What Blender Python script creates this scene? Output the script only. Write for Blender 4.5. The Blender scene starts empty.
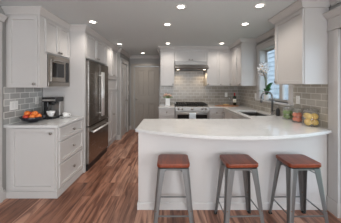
import bpy, bmesh, math, random
from mathutils import Vector, Matrix
random.seed(7)
PI = math.pi
S = bpy.context.scene
COL = S.collection

# ------------------------------------------------------------------ camera
F = 176.0
cam_d = bpy.data.cameras.new('camera'); cam = bpy.data.objects.new('camera', cam_d); COL.objects.link(cam)
cam.location = (0, 0, 1.40); cam.rotation_euler = (PI/2, 0, 0)
cam_d.sensor_width = 36; cam_d.lens = 36*F/341.0; cam_d.shift_y = -25.5/341.0; cam_d.clip_start = 0.02
S.camera = cam

# ------------------------------------------------------------------ world, exposure
W = bpy.data.worlds.new('sky'); S.world = W; W.use_nodes = True
bg = W.node_tree.nodes['Background']; bg.inputs['Color'].default_value = (0.78, 0.89, 1.0, 1); bg.inputs['Strength'].default_value = 3.2
S.view_settings.view_transform = 'Standard'; S.view_settings.look = 'None'
S.view_settings.exposure = 0.15; S.view_settings.gamma = 1.0; S.view_settings.use_curve_mapping = False

SPOT_W = 20.5
WARM = (1.0, 0.92, 0.84)
S.cycles.transparent_max_bounces = 24

def area_light(name, loc, rot, sx, sy, power, color):
    d = bpy.data.lights.new(name, 'AREA'); d.shape = 'RECTANGLE'; d.size = sx; d.size_y = sy; d.energy = power; d.color = color
    o = bpy.data.objects.new(name, d); COL.objects.link(o); o.location = loc; o.rotation_euler = rot
    return o
# added fill lights behind the camera, one at the rear wall, one at the right
area_light('fill_rear', (0.0, -3.05, 1.35), (-PI/2, 0, PI), 3.2, 1.7, 55, (1.0, 1.0, 1.0))
area_light('fill_side', (1.77, -0.9, 1.35), (0, PI/2, 0), 1.3, 1.9, 60, (0.95, 0.98, 1.0))

CEIL = 2.375
XL, XR = -2.06, 1.80         # kitchen side walls
YB = 4.68                    # kitchen back wall
YH = 5.68                    # hall end wall
YR = -3.2                    # rear wall

# ------------------------------------------------------------------ materials
def newmat(name):
    m = bpy.data.materials.new(name); m.use_nodes = True
    nt = m.node_tree; b = nt.nodes['Principled BSDF']
    return m, nt, b
def N(nt, typ, **kw):
    n = nt.nodes.new(typ)
    for k, v in kw.items(): setattr(n, k, v)
    return n
def plain(name, col, rough=0.5, metal=0.0, var=0.03, bump=0.0, scale=30, coat=0.0, spec=None):
    m, nt, b = newmat(name)
    tc = N(nt, 'ShaderNodeTexCoord'); no = N(nt, 'ShaderNodeTexNoise'); no.inputs['Scale'].default_value = scale; no.inputs['Detail'].default_value = 3
    nt.links.new(tc.outputs['Object'], no.inputs['Vector'])
    r = N(nt, 'ShaderNodeValToRGB')
    r.color_ramp.elements[0].position = 0.3; r.color_ramp.elements[1].position = 0.7
    r.color_ramp.elements[0].color = tuple(c*(1-var) for c in col)+(1,)
    r.color_ramp.elements[1].color = tuple(min(1, c*(1+var)) for c in col)+(1,)
    nt.links.new(no.outputs['Fac'], r.inputs['Fac']); nt.links.new(r.outputs['Color'], b.inputs['Base Color'])
    b.inputs['Roughness'].default_value = rough; b.inputs['Metallic'].default_value = metal
    b.inputs['Coat Weight'].default_value = coat
    if spec is not None: b.inputs['Specular IOR Level'].default_value = spec
    if bump:
        bp = N(nt, 'ShaderNodeBump'); bp.inputs['Strength'].default_value = bump; bp.inputs['Distance'].default_value = 0.002
        nt.links.new(no.outputs['Fac'], bp.inputs['Height']); nt.links.new(bp.outputs['Normal'], b.inputs['Normal'])
    return m
def brushed(name, col, rough=0.3, axis=2, metal=1.0):
    m, nt, b = newmat(name)
    tc = N(nt, 'ShaderNodeTexCoord'); mp = N(nt, 'ShaderNodeMapping')
    sc = [160, 160, 160]; sc[axis] = 3; mp.inputs['Scale'].default_value = sc
    no = N(nt, 'ShaderNodeTexNoise'); no.inputs['Scale'].default_value = 1.0
    nt.links.new(tc.outputs['Object'], mp.inputs['Vector']); nt.links.new(mp.outputs['Vector'], no.inputs['Vector'])
    mr = N(nt, 'ShaderNodeMapRange'); mr.inputs['To Min'].default_value = rough-0.06; mr.inputs['To Max'].default_value = rough+0.08
    nt.links.new(no.outputs['Fac'], mr.inputs['Value']); nt.links.new(mr.outputs['Result'], b.inputs['Roughness'])
    r = N(nt, 'ShaderNodeValToRGB'); r.color_ramp.elements[0].color = tuple(c*0.9 for c in col)+(1,); r.color_ramp.elements[1].color = tuple(min(1, c*1.08) for c in col)+(1,)
    nt.links.new(no.outputs['Fac'], r.inputs['Fac']); nt.links.new(r.outputs['Color'], b.inputs['Base Color'])
    b.inputs['Metallic'].default_value = metal
    return m
def tile(name, c1, c2, grout, axis, bw=0.155, rh=0.0785, zoff=0.915):
    m, nt, b = newmat(name)
    g = N(nt, 'ShaderNodeNewGeometry'); sp = N(nt, 'ShaderNodeSeparateXYZ'); cb = N(nt, 'ShaderNodeCombineXYZ')
    nt.links.new(g.outputs['Position'], sp.inputs[0]); nt.links.new(sp.outputs[axis], cb.inputs[0])
    ad = N(nt, 'ShaderNodeMath', operation='SUBTRACT'); ad.inputs[1].default_value = zoff
    nt.links.new(sp.outputs['Z'], ad.inputs[0]); nt.links.new(ad.outputs[0], cb.inputs[1])
    br = N(nt, 'ShaderNodeTexBrick'); br.offset = 0.5
    br.inputs['Scale'].default_value = 1; br.inputs['Brick Width'].default_value = bw; br.inputs['Row Height'].default_value = rh
    br.inputs['Mortar Size'].default_value = 0.0042; br.inputs['Mortar Smooth'].default_value = 0.2; br.inputs['Bias'].default_value = 0
    br.inputs['Color1'].default_value = c1+(1,); br.inputs['Color2'].default_value = c2+(1,); br.inputs['Mortar'].default_value = grout+(1,)
    nt.links.new(cb.outputs[0], br.inputs['Vector'])
    no = N(nt, 'ShaderNodeTexNoise'); no.inputs['Scale'].default_value = 9; nt.links.new(g.outputs['Position'], no.inputs['Vector'])
    hs = N(nt, 'ShaderNodeHueSaturation'); mr = N(nt, 'ShaderNodeMapRange'); mr.inputs['To Min'].default_value = 0.88; mr.inputs['To Max'].default_value = 1.12
    nt.links.new(no.outputs['Fac'], mr.inputs['Value']); nt.links.new(mr.outputs['Result'], hs.inputs['Value']); nt.links.new(br.outputs['Color'], hs.inputs['Color'])
    nt.links.new(hs.outputs['Color'], b.inputs['Base Color'])
    bp = N(nt, 'ShaderNodeBump', invert=True); bp.inputs['Strength'].default_value = 0.5; bp.inputs['Distance'].default_value = 0.002
    nt.links.new(br.outputs['Fac'], bp.inputs['Height']); nt.links.new(bp.outputs['Normal'], b.inputs['Normal'])
    b.inputs['Roughness'].default_value = 0.22
    return m
def floor_mat():
    m, nt, b = newmat('hardwood_planks')
    g = N(nt, 'ShaderNodeNewGeometry'); sp = N(nt, 'ShaderNodeSeparateXYZ'); cb = N(nt, 'ShaderNodeCombineXYZ')
    nt.links.new(g.outputs['Position'], sp.inputs[0]); nt.links.new(sp.outputs['Y'], cb.inputs[0]); nt.links.new(sp.outputs['X'], cb.inputs[1])
    def brick(w, h):
        br = N(nt, 'ShaderNodeTexBrick'); br.offset = 0.37; br.offset_frequency = 3
        br.inputs['Scale'].default_value = 1; br.inputs['Brick Width'].default_value = w; br.inputs['Row Height'].default_value = h
        br.inputs['Mortar Size'].default_value = 0.0011; br.inputs['Bias'].default_value = 0
        br.inputs['Color1'].default_value = (0, 0, 0, 1); br.inputs['Color2'].default_value = (1, 1, 1, 1); br.inputs['Mortar'].default_value = (0.5, 0.5, 0.5, 1)
        nt.links.new(cb.outputs[0], br.inputs['Vector']); return br
    br = brick(0.85, 0.125)
    # per-board offset for the grain
    ofs = N(nt, 'ShaderNodeVectorMath', operation='MULTIPLY_ADD')
    ofs.inputs[1].default_value = (37, 37, 37)
    nt.links.new(br.outputs['Color'], ofs.inputs[0]); nt.links.new(g.outputs['Position'], ofs.inputs[2])
    mp = N(nt, 'ShaderNodeMapping'); mp.inputs['Scale'].default_value = (9, 1.0, 1); nt.links.new(ofs.outputs[0], mp.inputs['Vector'])
    no = N(nt, 'ShaderNodeTexNoise'); no.inputs['Scale'].default_value = 1.6; no.inputs['Detail'].default_value = 5; no.inputs['Distortion'].default_value = 1.2
    nt.links.new(mp.outputs[0], no.inputs['Vector'])
    mp2 = N(nt, 'ShaderNodeMapping'); mp2.inputs['Scale'].default_value = (120, 5, 1); nt.links.new(ofs.outputs[0], mp2.inputs['Vector'])
    no2 = N(nt, 'ShaderNodeTexNoise'); no2.inputs['Scale'].default_value = 1; nt.links.new(mp2.outputs[0], no2.inputs['Vector'])
    rb = N(nt, 'ShaderNodeValToRGB'); e = rb.color_ramp.elements
    e[0].position = 0; e[0].color = (0.200, 0.088, 0.054, 1); e[1].position = 1; e[1].color = (0.45, 0.265, 0.19, 1)
    x = e.new(0.35); x.color = (0.30, 0.142, 0.092, 1); x = e.new(0.7); x.color = (0.37, 0.192, 0.130, 1)
    nt.links.new(br.outputs['Color'], rb.inputs['Fac'])
    rg = N(nt, 'ShaderNodeValToRGB'); e = rg.color_ramp.elements
    e[0].position = 0.38; e[0].color = (0.36, 0.28, 0.26, 1); e[1].position = 0.58; e[1].color = (1.22, 1.2, 1.18, 1)
    nt.links.new(no.outputs['Fac'], rg.inputs['Fac'])
    mx = N(nt, 'ShaderNodeMix', data_type='RGBA', blend_type='MULTIPLY'); mx.inputs[0].default_value = 0.85
    nt.links.new(rb.outputs['Color'], mx.inputs[6]); nt.links.new(rg.outputs['Color'], mx.inputs[7])
    mr = N(nt, 'ShaderNodeMapRange'); mr.inputs['To Min'].default_value = 0.85; mr.inputs['To Max'].default_value = 1.15; nt.links.new(no2.outputs['Fac'], mr.inputs['Value'])
    hs = N(nt, 'ShaderNodeHueSaturation'); nt.links.new(mx.outputs[2], hs.inputs['Color']); nt.links.new(mr.outputs['Result'], hs.inputs['Value'])
    gm = N(nt, 'ShaderNodeMix', data_type='RGBA'); gm.inputs[7].default_value = (0.05, 0.025, 0.015, 1)
    nt.links.new(br.outputs['Fac'], gm.inputs[0]); nt.links.new(hs.outputs['Color'], gm.inputs[6]); nt.links.new(gm.outputs[2], b.inputs['Base Color'])
    bp = N(nt, 'ShaderNodeBump', invert=True); bp.inputs['Strength'].default_value = 0.4; bp.inputs['Distance'].default_value = 0.001
    nt.links.new(br.outputs['Fac'], bp.inputs['Height']); nt.links.new(bp.outputs['Normal'], b.inputs['Normal'])
    b.inputs['Roughness'].default_value = 0.33
    return m
def quartz_mat():
    m, nt, b = newmat('white_quartz')
    g = N(nt, 'ShaderNodeNewGeometry')
    n1 = N(nt, 'ShaderNodeTexNoise'); n1.inputs['Scale'].default_value = 2.2; n1.inputs['Detail'].default_value = 6; n1.inputs['Distortion'].default_value = 1.6
    nt.links.new(g.outputs['Position'], n1.inputs['Vector'])
    r = N(nt, 'ShaderNodeValToRGB'); e = r.color_ramp.elements
    e[0].position = 0.475; e[0].color = (0.63, 0.625, 0.615, 1); e[1].position = 0.525; e[1].color = (0.63, 0.625, 0.615, 1)
    x = e.new(0.5); x.color = (0.59, 0.585, 0.58, 1)
    nt.links.new(n1.outputs['Fac'], r.inputs['Fac'])
    nt.links.new(r.outputs['Color'], b.inputs['Base Color']); b.inputs['Roughness'].default_value = 0.09
    return m
def wood_mat(name, c1, c2, rough=0.3, axis=0, sc=1.0):
    m, nt, b = newmat(name)
    tc = N(nt, 'ShaderNodeTexCoord'); mp = N(nt, 'ShaderNodeMapping'); s = [40*sc, 40*sc, 40*sc]; s[axis] = 4*sc
    mp.inputs['Scale'].default_value = s
    no = N(nt, 'ShaderNodeTexNoise'); no.inputs['Scale'].default_value = 1; no.inputs['Detail'].default_value = 4; no.inputs['Distortion'].default_value = 0.8
    nt.links.new(tc.outputs['Object'], mp.inputs['Vector']); nt.links.new(mp.outputs[0], no.inputs['Vector'])
    r = N(nt, 'ShaderNodeValToRGB'); e = r.color_ramp.elements
    e[0].position = 0.3; e[0].color = c1+(1,); e[1].position = 0.7; e[1].color = c2+(1,)
    nt.links.new(no.outputs['Fac'], r.inputs['Fac']); nt.links.new(r.outputs['Color'], b.inputs['Base Color'])
    b.inputs['Roughness'].default_value = rough
    return m
def glass_mat(name, tint=(1, 1, 1), gloss=0.12, rough=0.02):
    m = bpy.data.materials.new(name); m.use_nodes = True; nt = m.node_tree; nt.nodes.clear()
    out = N(nt, 'ShaderNodeOutputMaterial'); mx = N(nt, 'ShaderNodeMixShader'); tr = N(nt, 'ShaderNodeBsdfTransparent'); gl = N(nt, 'ShaderNodeBsdfGlossy')
    tr.inputs['Color'].default_value = tint+(1,); gl.inputs['Roughness'].default_value = rough
    lw = N(nt, 'ShaderNodeLayerWeight'); lw.inputs['Blend'].default_value = 0.25
    ad = N(nt, 'ShaderNodeMath', operation='MULTIPLY_ADD'); ad.inputs[1].default_value = 0.22; ad.inputs[2].default_value = gloss*0.15
    nt.links.new(lw.outputs['Fresnel'], ad.inputs[0]); nt.links.new(ad.outputs[0], mx.inputs[0])
    nt.links.new(tr.outputs[0], mx.inputs[1]); nt.links.new(gl.outputs[0], mx.inputs[2]); nt.links.new(mx.outputs[0], out.inputs[0])
    return m
def emit_mat(name, col, st):
    m, nt, b = newmat(name); b.inputs['Base Color'].default_value = col+(1,)
    b.inputs['Emission Color'].default_value = col+(1,); b.inputs['Emission Strength'].default_value = st
    return m

M = {}
M['paint'] = plain('cabinet_paint', (0.54, 0.52, 0.505), 0.38, var=0.012, scale=3)
M['trim'] = plain('trim_paint', (0.52, 0.50, 0.485), 0.42, var=0.012, scale=3)
M['wall'] = plain('grey_wall_paint', (0.33, 0.32, 0.305), 0.7, var=0.015, bump=0.1, scale=60)
M['panelwhite'] = plain('panel_white', (0.585, 0.56, 0.545), 0.42, var=0.012, scale=3)
M['ceil'] = plain('ceiling_paint', (0.595, 0.63, 0.64), 0.9, var=0.012, bump=0.1, scale=50)
M['doorp'] = plain('hall_door_paint', (0.34, 0.305, 0.265), 0.45, var=0.012, scale=4)
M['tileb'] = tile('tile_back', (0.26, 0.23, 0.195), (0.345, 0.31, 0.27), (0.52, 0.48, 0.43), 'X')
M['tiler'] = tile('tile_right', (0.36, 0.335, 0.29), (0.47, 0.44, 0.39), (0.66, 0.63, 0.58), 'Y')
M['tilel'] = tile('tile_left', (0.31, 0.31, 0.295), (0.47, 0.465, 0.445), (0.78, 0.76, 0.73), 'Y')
M['floor'] = floor_mat()
M['quartz'] = quartz_mat()
M['steel'] = brushed('brushed_steel', (0.42, 0.40, 0.38), 0.36, axis=2)
M['steelh'] = brushed('brushed_steel_bar', (0.52, 0.50, 0.475), 0.30, axis=0)
M['fridge'] = brushed('fridge_steel', (0.36, 0.335, 0.31), 0.24, axis=0)
M['bar'] = plain('handle_steel', (0.74, 0.73, 0.71), 0.35, 0.45)
M['hood'] = brushed('hood_steel', (0.30, 0.285, 0.27), 0.42, axis=0)
M['chrome'] = plain('chrome', (0.75, 0.74, 0.72), 0.12, 1.0)
M['nickel'] = plain('satin_nickel', (0.36, 0.33, 0.30), 0.28, 1.0)
M['nickel2'] = plain('faucet_nickel', (0.16, 0.16, 0.16), 0.3, 0.7)
M['gun'] = brushed('gunmetal', (0.205, 0.21, 0.21), 0.36, axis=2, metal=0.7)
M['rust'] = plain('weathered_bolt', (0.20, 0.13, 0.09), 0.6, 0.6)
M['black'] = plain('black_plastic', (0.015, 0.015, 0.016), 0.3)
M['darkglass'] = plain('dark_oven_glass', (0.010, 0.010, 0.011), 0.06)
M['iron'] = plain('cast_iron', (0.02, 0.019, 0.018), 0.55, 0.3, bump=0.4)
M['rubber'] = plain('black_rubber', (0.02, 0.02, 0.02), 0.8)
M['seat'] = wood_mat('reddish_seat_wood', (0.10, 0.017, 0.006), (0.235, 0.047, 0.016), 0.30, axis=1, sc=0.7)
M['board'] = wood_mat('board_wood', (0.30, 0.13, 0.06), (0.42, 0.21, 0.10), 0.45)
M['ceramic'] = plain('white_ceramic', (0.78, 0.77, 0.75), 0.15, var=0.01)
M['plate'] = plain('white_plastic', (0.80, 0.79, 0.76), 0.35, var=0.01)
M['bowl'] = plain('black_glazed', (0.014, 0.014, 0.022), 0.12)
M['glass'] = glass_mat('clear_glass')
M['pane'] = glass_mat('window_glass', (0.92, 0.96, 1.0), 0.1)
M['jarg'] = glass_mat('jar_glass', (0.98, 0.985, 0.99), 0.25)
M['winegl'] = plain('wine_bottle_glass', (0.018, 0.022, 0.014), 0.08)
M['foil'] = plain('red_foil', (0.42, 0.02, 0.02), 0.35)
M['label'] = plain('cream_label', (0.70, 0.66, 0.56), 0.6)
M['green'] = plain('leaf_green', (0.035, 0.13, 0.035), 0.35, var=0.2, scale=20)
M['stem'] = plain('stem_green', (0.12, 0.20, 0.06), 0.5)
M['petal'] = plain('white_petal', (0.90, 0.90, 0.91), 0.5, var=0.02)
M['yellow'] = plain('petal_centre', (0.75, 0.45, 0.10), 0.5)
M['peach'] = plain('peach_petal', (0.70, 0.42, 0.34), 0.6, var=0.15)
M['rose'] = plain('rose_petal', (0.62, 0.48, 0.38), 0.6, var=0.15)
M['orange'] = plain('orange_skin', (0.78, 0.20, 0.035), 0.4, var=0.1, bump=0.3, scale=120)
M['red'] = plain('red_skin', (0.55, 0.045, 0.02), 0.3, var=0.15)
M['lime'] = plain('lime_skin', (0.15, 0.27, 0.02), 0.35, var=0.2)
M['lemon'] = plain('lemon_skin', (0.86, 0.56, 0.12), 0.4, var=0.1, bump=0.3, scale=120)
M['coral'] = plain('peach_skin', (0.86, 0.22, 0.10), 0.45, var=0.2)
M['towel'] = plain('towel_cloth', (0.62, 0.68, 0.72), 0.9, var=0.08, scale=60)
M['sink'] = brushed('sink_steel', (0.22, 0.21, 0.20), 0.35, axis=0)
M['lamp'] = emit_mat('lamp_lens', (1.0, 0.93, 0.83), 9.0)
M['hoodlamp'] = emit_mat('hood_lamp_lens', (1.0, 0.85, 0.65), 5.0)
M['bread'] = plain('bread_crust', (0.55, 0.36, 0.18), 0.8, var=0.2)
M['dirt'] = plain('bark_mix', (0.06, 0.04, 0.025), 0.9, var=0.3)
M['siding'] = plain('pale_siding', (0.27, 0.29, 0.30), 0.6)
M['lawn'] = plain('lawn', (0.10, 0.16, 0.06), 0.9, var=0.3)
M['micro'] = brushed('microwave_steel', (0.34, 0.31, 0.28), 0.28, axis=1)

# ------------------------------------------------------------------ mesh helpers
class MB:
    def __init__(s): s.bm = bmesh.new()
    def _new(s, before):
        return [f for f in s.bm.faces if f not in before]
    def box(s, x0, x1, y0, y1, z0, z1, bev=0.0, mat=None):
        r = bmesh.ops.create_cube(s.bm, size=1.0)
        vs = r['verts']
        for v in vs:
            v.co = Vector((x0+(v.co.x+.5)*(x1-x0), y0+(v.co.y+.5)*(y1-y0), z0+(v.co.z+.5)*(z1-z0)))
            if mat: v.co = mat @ v.co
        if bev > 0:
            es = list({e for v in vs for e in v.link_edges})
            bmesh.ops.bevel(s.bm, geom=es, offset=bev, segments=2, affect='EDGES', profile=0.5)
        return s
    def prism(s, poly, z0, z1, axis='z', bev=0.0, smooth=False):
        # poly in (a,b); axis z:(x,y) ; x: poly=(y,z) extruded in x ; y: poly=(x,z) extruded in y
        def P(a, b, c):
            return {'z': (a, b, c), 'x': (c, a, b), 'y': (a, c, b)}[axis]
        lo = [s.bm.verts.new(P(a, b, z0)) for a, b in poly]; hi = [s.bm.verts.new(P(a, b, z1)) for a, b in poly]
        n = len(poly); fs = [s.bm.faces.new(lo[::-1]), s.bm.faces.new(hi)]
        for i in range(n):
            f = s.bm.faces.new((lo[i], lo[(i+1) % n], hi[(i+1) % n], hi[i])); f.smooth = smooth; fs.append(f)
        bmesh.ops.recalc_face_normals(s.bm, faces=fs)
        if bev > 0:
            es = list({e for f in fs[:2] for e in f.edges})
            bmesh.ops.bevel(s.bm, geom=es, offset=bev, segments=3, affect='EDGES', profile=0.5)
        return s
    def holed(s, outer, holes, z0, z1):
        edges = []
        for loop in [outer]+holes:
            vs = [s.bm.verts.new((a, b, z0)) for a, b in loop]
            edges += [s.bm.edges.new((vs[i], vs[(i+1) % len(vs)])) for i in range(len(vs))]
        r = bmesh.ops.triangle_fill(s.bm, use_beauty=True, use_dissolve=False, edges=edges)
        fs = [g for g in r['geom'] if isinstance(g, bmesh.types.BMFace)]
        r2 = bmesh.ops.extrude_face_region(s.bm, geom=fs)
        for g in r2['geom']:
            if isinstance(g, bmesh.types.BMVert): g.co.z = z1
        bmesh.ops.recalc_face_normals(s.bm, faces=s.bm.faces[:])
        return s
    def lathe(s, prof, c=(0, 0, 0), n=24, mat=None, smooth=True):
        c = Vector(c); rings = []
        for r, z in prof:
            if r < 1e-5: rings.append([s.bm.verts.new(c+Vector((0, 0, z)))])
            else: rings.append([s.bm.verts.new(c+Vector((r*math.cos(2*PI*i/n), r*math.sin(2*PI*i/n), z))) for i in range(n)])
        fs = []
        for a, b in zip(rings, rings[1:]):
            for i in range(n):
                j = (i+1) % n
                if len(a) == 1 and len(b) == 1: continue
                if len(a) == 1: f = s.bm.faces.new((a[0], b[j], b[i]))
                elif len(b) == 1: f = s.bm.faces.new((a[i], a[j], b[0]))
                else: f = s.bm.faces.new((a[i], a[j], b[j], b[i]))
                f.smooth = smooth; fs.append(f)
        if len(rings[0]) > 1 and prof[0] != prof[-1]: fs.append(s.bm.faces.new(rings[0][::-1]))
        if len(rings[-1]) > 1 and prof[0] != prof[-1]: fs.append(s.bm.faces.new(rings[-1]))
        bmesh.ops.recalc_face_normals(s.bm, faces=fs)
        if mat:
            for v in {v for f in fs for v in f.verts}: v.co = mat @ v.co
        return s
    def cyl(s, a, b, r, n=14, r2=None):
        a = Vector(a); b = Vector(b); d = b-a; q = d.to_track_quat('Z', 'Y').to_matrix().to_4x4(); T = Matrix.Translation(a) @ q
        L = d.length; r2 = r if r2 is None else r2
        return s.lathe([(0, 0), (r, 0), (r2, L), (0, L)], n=n, mat=T)
    def tube(s, pts, r, n=10):
        pts = [Vector(p) for p in pts]; rings = []; up = Vector((0, 0, 1))
        for i, p in enumerate(pts):
            d = (pts[min(i+1, len(pts)-1)]-pts[max(i-1, 0)]).normalized()
            a = d.orthogonal().normalized() if i == 0 else (prev - d*prev.dot(d)).normalized()
            prev = a; bb = d.cross(a); rr = r[i] if isinstance(r, (list, tuple)) else r
            rings.append([s.bm.verts.new(p+a*rr*math.cos(2*PI*k/n)+bb*rr*math.sin(2*PI*k/n)) for k in range(n)])
        fs = []
        for A, B in zip(rings, rings[1:]):
            for k in range(n):
                f = s.bm.faces.new((A[k], A[(k+1) % n], B[(k+1) % n], B[k])); f.smooth = True; fs.append(f)
        fs.append(s.bm.faces.new(rings[0][::-1])); fs.append(s.bm.faces.new(rings[-1]))
        bmesh.ops.recalc_face_normals(s.bm, faces=fs)
        return s
    def ball(s, c, r, sc=(1, 1, 1), rot=None, u=16, v=10):
        T = Matrix.Translation(Vector(c)) @ (rot or Matrix.Identity(4)) @ Matrix.Diagonal((r*sc[0], r*sc[1], r*sc[2], 1))
        b4 = len(s.bm.faces)
        bmesh.ops.create_uvsphere(s.bm, u_segments=u, v_segments=v, radius=1, matrix=T)
        s.bm.faces.ensure_lookup_table()
        for f in s.bm.faces[b4:]: f.smooth = True
        return s
    def shaker(s, x0, x1, z0, z1, y0, y1, fr=0.06, rec=0.018):
        # slab with its face at y0 (towards -Y) and a recessed panel
        r = bmesh.ops.create_cube(s.bm, size=1.0)
        for v in r['verts']:
            v.co = Vector((x0+.0015+(v.co.x+.5)*(x1-x0-.003), y0+(v.co.y+.5)*(y1-y0), z0+.0015+(v.co.z+.5)*(z1-z0-.003)))
        f = [f for f in {f for v in r['verts'] for f in v.link_faces} if abs(sum(v.co.y for v in f.verts)/4-y0) < 1e-6]
        bmesh.ops.recalc_face_normals(s.bm, faces=list({f for v in r['verts'] for f in v.link_faces}))
        fr = min(fr, (x1-x0)*0.3, (z1-z0)*0.3)
        bmesh.ops.inset_region(s.bm, faces=f, thickness=fr, depth=0)
        bmesh.ops.inset_region(s.bm, faces=f, thickness=0.002, depth=-rec)
        return s
    def sweep(s, path, prof, ztop):
        # moulding: profile (offset to the right of travel, dz) swept along an XY path with mitres
        P = [Vector((x, y)) for x, y in path]; rings = []
        for i, p in enumerate(P):
            ds = []
            if i > 0: ds.append((P[i]-P[i-1]).normalized())
            if i < len(P)-1: ds.append((P[i+1]-P[i]).normalized())
            ns = [Vector((d.y, -d.x)) for d in ds]
            m = sum(ns, Vector((0, 0))).normalized(); k = 1/max(0.3, m.dot(ns[0]))
            rings.append([s.bm.verts.new((p.x+m.x*k*o, p.y+m.y*k*o, ztop+dz)) for o, dz in prof])
        fs = []; n = len(prof)
        for A, B in zip(rings, rings[1:]):
            for k in range(n): fs.append(s.bm.faces.new((A[k], A[(k+1) % n], B[(k+1) % n], B[k])))
        fs.append(s.bm.faces.new(rings[0][::-1])); fs.append(s.bm.faces.new(rings[-1]))
        bmesh.ops.recalc_face_normals(s.bm, faces=fs)
        return s
    def xf(s, T):
        bmesh.ops.transform(s.bm, matrix=T, verts=s.bm.verts[:]); return s
    def build(s, name, mat, parent=None, kind=None, label=None):
        me = bpy.data.meshes.new(name); s.bm.to_mesh(me); s.bm.free()
        o = bpy.data.objects.new(name, me); COL.objects.link(o); me.materials.append(mat)
        if parent: o.parent = parent
        if kind: o['kind'] = kind
        if label: o['label'] = label
        return o
def box(*a, **k): return MB().box(*a, **k)
def thing(name, label, cat, loc=(0, 0, 0), rz=0.0, group=None):
    o = bpy.data.objects.new(name, None); COL.objects.link(o); o.empty_display_size = 0.05
    o.location = loc; o.rotation_euler = (0, 0, rz); o['label'] = label; o['category'] = cat
    if group: o['group'] = group
    return o
def tag(o, label, cat, group=None):
    o['label'] = label; o['category'] = cat
    if group: o['group'] = group
    return o
def struct(name, mb, mat): return mb.build(name, mat, kind='structure')
def dup(root, loc, rz, label, group=None):
    def cp(o, par):
        c = o.copy(); COL.objects.link(c); c.parent = par
        for ch in list(o.children): cp(ch, c)
        return c
    r = cp(root, None); r.location = loc; r.rotation_euler = (0, 0, rz); r['label'] = label
    if group: r['group'] = group
    return r

CROWN = [(0, -.088), (.012, -.088), (.016, -.072), (.030, -.052), (.052, -.026), (.060, -.020), (.060, -.001), (0, -.001)]
BASEB = [(0, 0), (.016, 0), (.016, .095), (.010, .108), (.010, .118), (0, .118)]

# ------------------------------------------------------------------ structure
T_ = 0.12
struct('floor', box(XL-T_, XR+T_, YR-T_, YH+T_, -0.06, 0), M['floor'])
struct('ceiling', box(XL-T_, XR+T_, YR-T_, YH+T_, CEIL, CEIL+0.08), M['ceil'])
struct('wall_left', box(XL-T_, XL, YR, 4.60, 0, CEIL), M['wall'])
# hall left wall (with a door opening) : plane X=-1.32
HX = -1.32
struct('wall_hall_left', MB().box(HX-T_, HX, 4.60, 4.72, 0, CEIL).box(HX-T_, HX, 5.36, YH, 0, CEIL).box(HX-T_, HX, 4.72, 5.36, 2.04, CEIL).box(XL, HX-T_, 4.60, 4.70, 0, CEIL), M['wall'])
struct('wall_hall_end', MB().box(HX-T_, -1.18, YH, YH+T_, 0, CEIL).box(-0.36, XR+T_, YH, YH+T_, 0, CEIL).box(-1.18, -0.36, YH, YH+T_, 2.04, CEIL), M['wall'])
struct('wall_hall_right', box(-0.30+0.0, -0.28+0.10, YB, YH, 0, CEIL), M['wall'])
struct('wall_back', box(-0.18, XR, YB, YB+T_, 0, CEIL), M['wall'])
WY0, WY1, WZ0, WZ1 = 2.66, 3.55, 1.13, 2.12       # sink window opening
DY0, DY1 = 0.95, 1.865                             # side door opening on the right wall
struct('wall_right', MB().box(XR, XR+0.16, YR, DY0, 0, CEIL).box(XR, XR+0.16, DY0, DY1, 2.01, CEIL).box(XR, XR+0.16, DY1, WY0, 0, CEIL)
       .box(XR, XR+0.16, WY0, WY1, 0, WZ0).box(XR, XR+0.16, WY0, WY1, WZ1, CEIL).box(XR, XR+0.16, WY1, YH, 0, CEIL), M['wall'])
struct('wall_rear', MB().box(XL, -1.6, YR-T_, YR, 0, CEIL).box(1.6, XR, YR-T_, YR, 0, CEIL).box(-1.6, 1.6, YR-T_, YR, 0, 0.5).box(-1.6, 1.6, YR-T_, YR, 2.2, CEIL), M['wall'])  # unseen wall; its opening is added to let light in behind the camera
# tiled backsplashes
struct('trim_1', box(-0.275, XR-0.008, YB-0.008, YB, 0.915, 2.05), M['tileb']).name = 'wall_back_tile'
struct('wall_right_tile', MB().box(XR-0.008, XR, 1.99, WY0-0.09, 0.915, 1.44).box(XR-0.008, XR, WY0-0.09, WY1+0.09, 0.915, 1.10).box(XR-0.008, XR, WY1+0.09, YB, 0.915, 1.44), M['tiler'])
w2 = struct('added_window_frame', MB().box(XR-.02, XR-.001, -1.98, -1.9, .6, 2.1).box(XR-.02, XR-.001, .1, .18, .6, 2.1).box(XR-.02, XR-.001, -1.98, .18, 2.02, 2.1).box(XR-.02, XR-.001, -1.98, .18, .6, .68), M['trim'])  # unseen frame on the solid wall, added around the side fill light
struct('wall_left_tile', box(XL, XL+0.008, 2.17, 2.80, 0.915, 1.40), M['tilel'])

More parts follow.
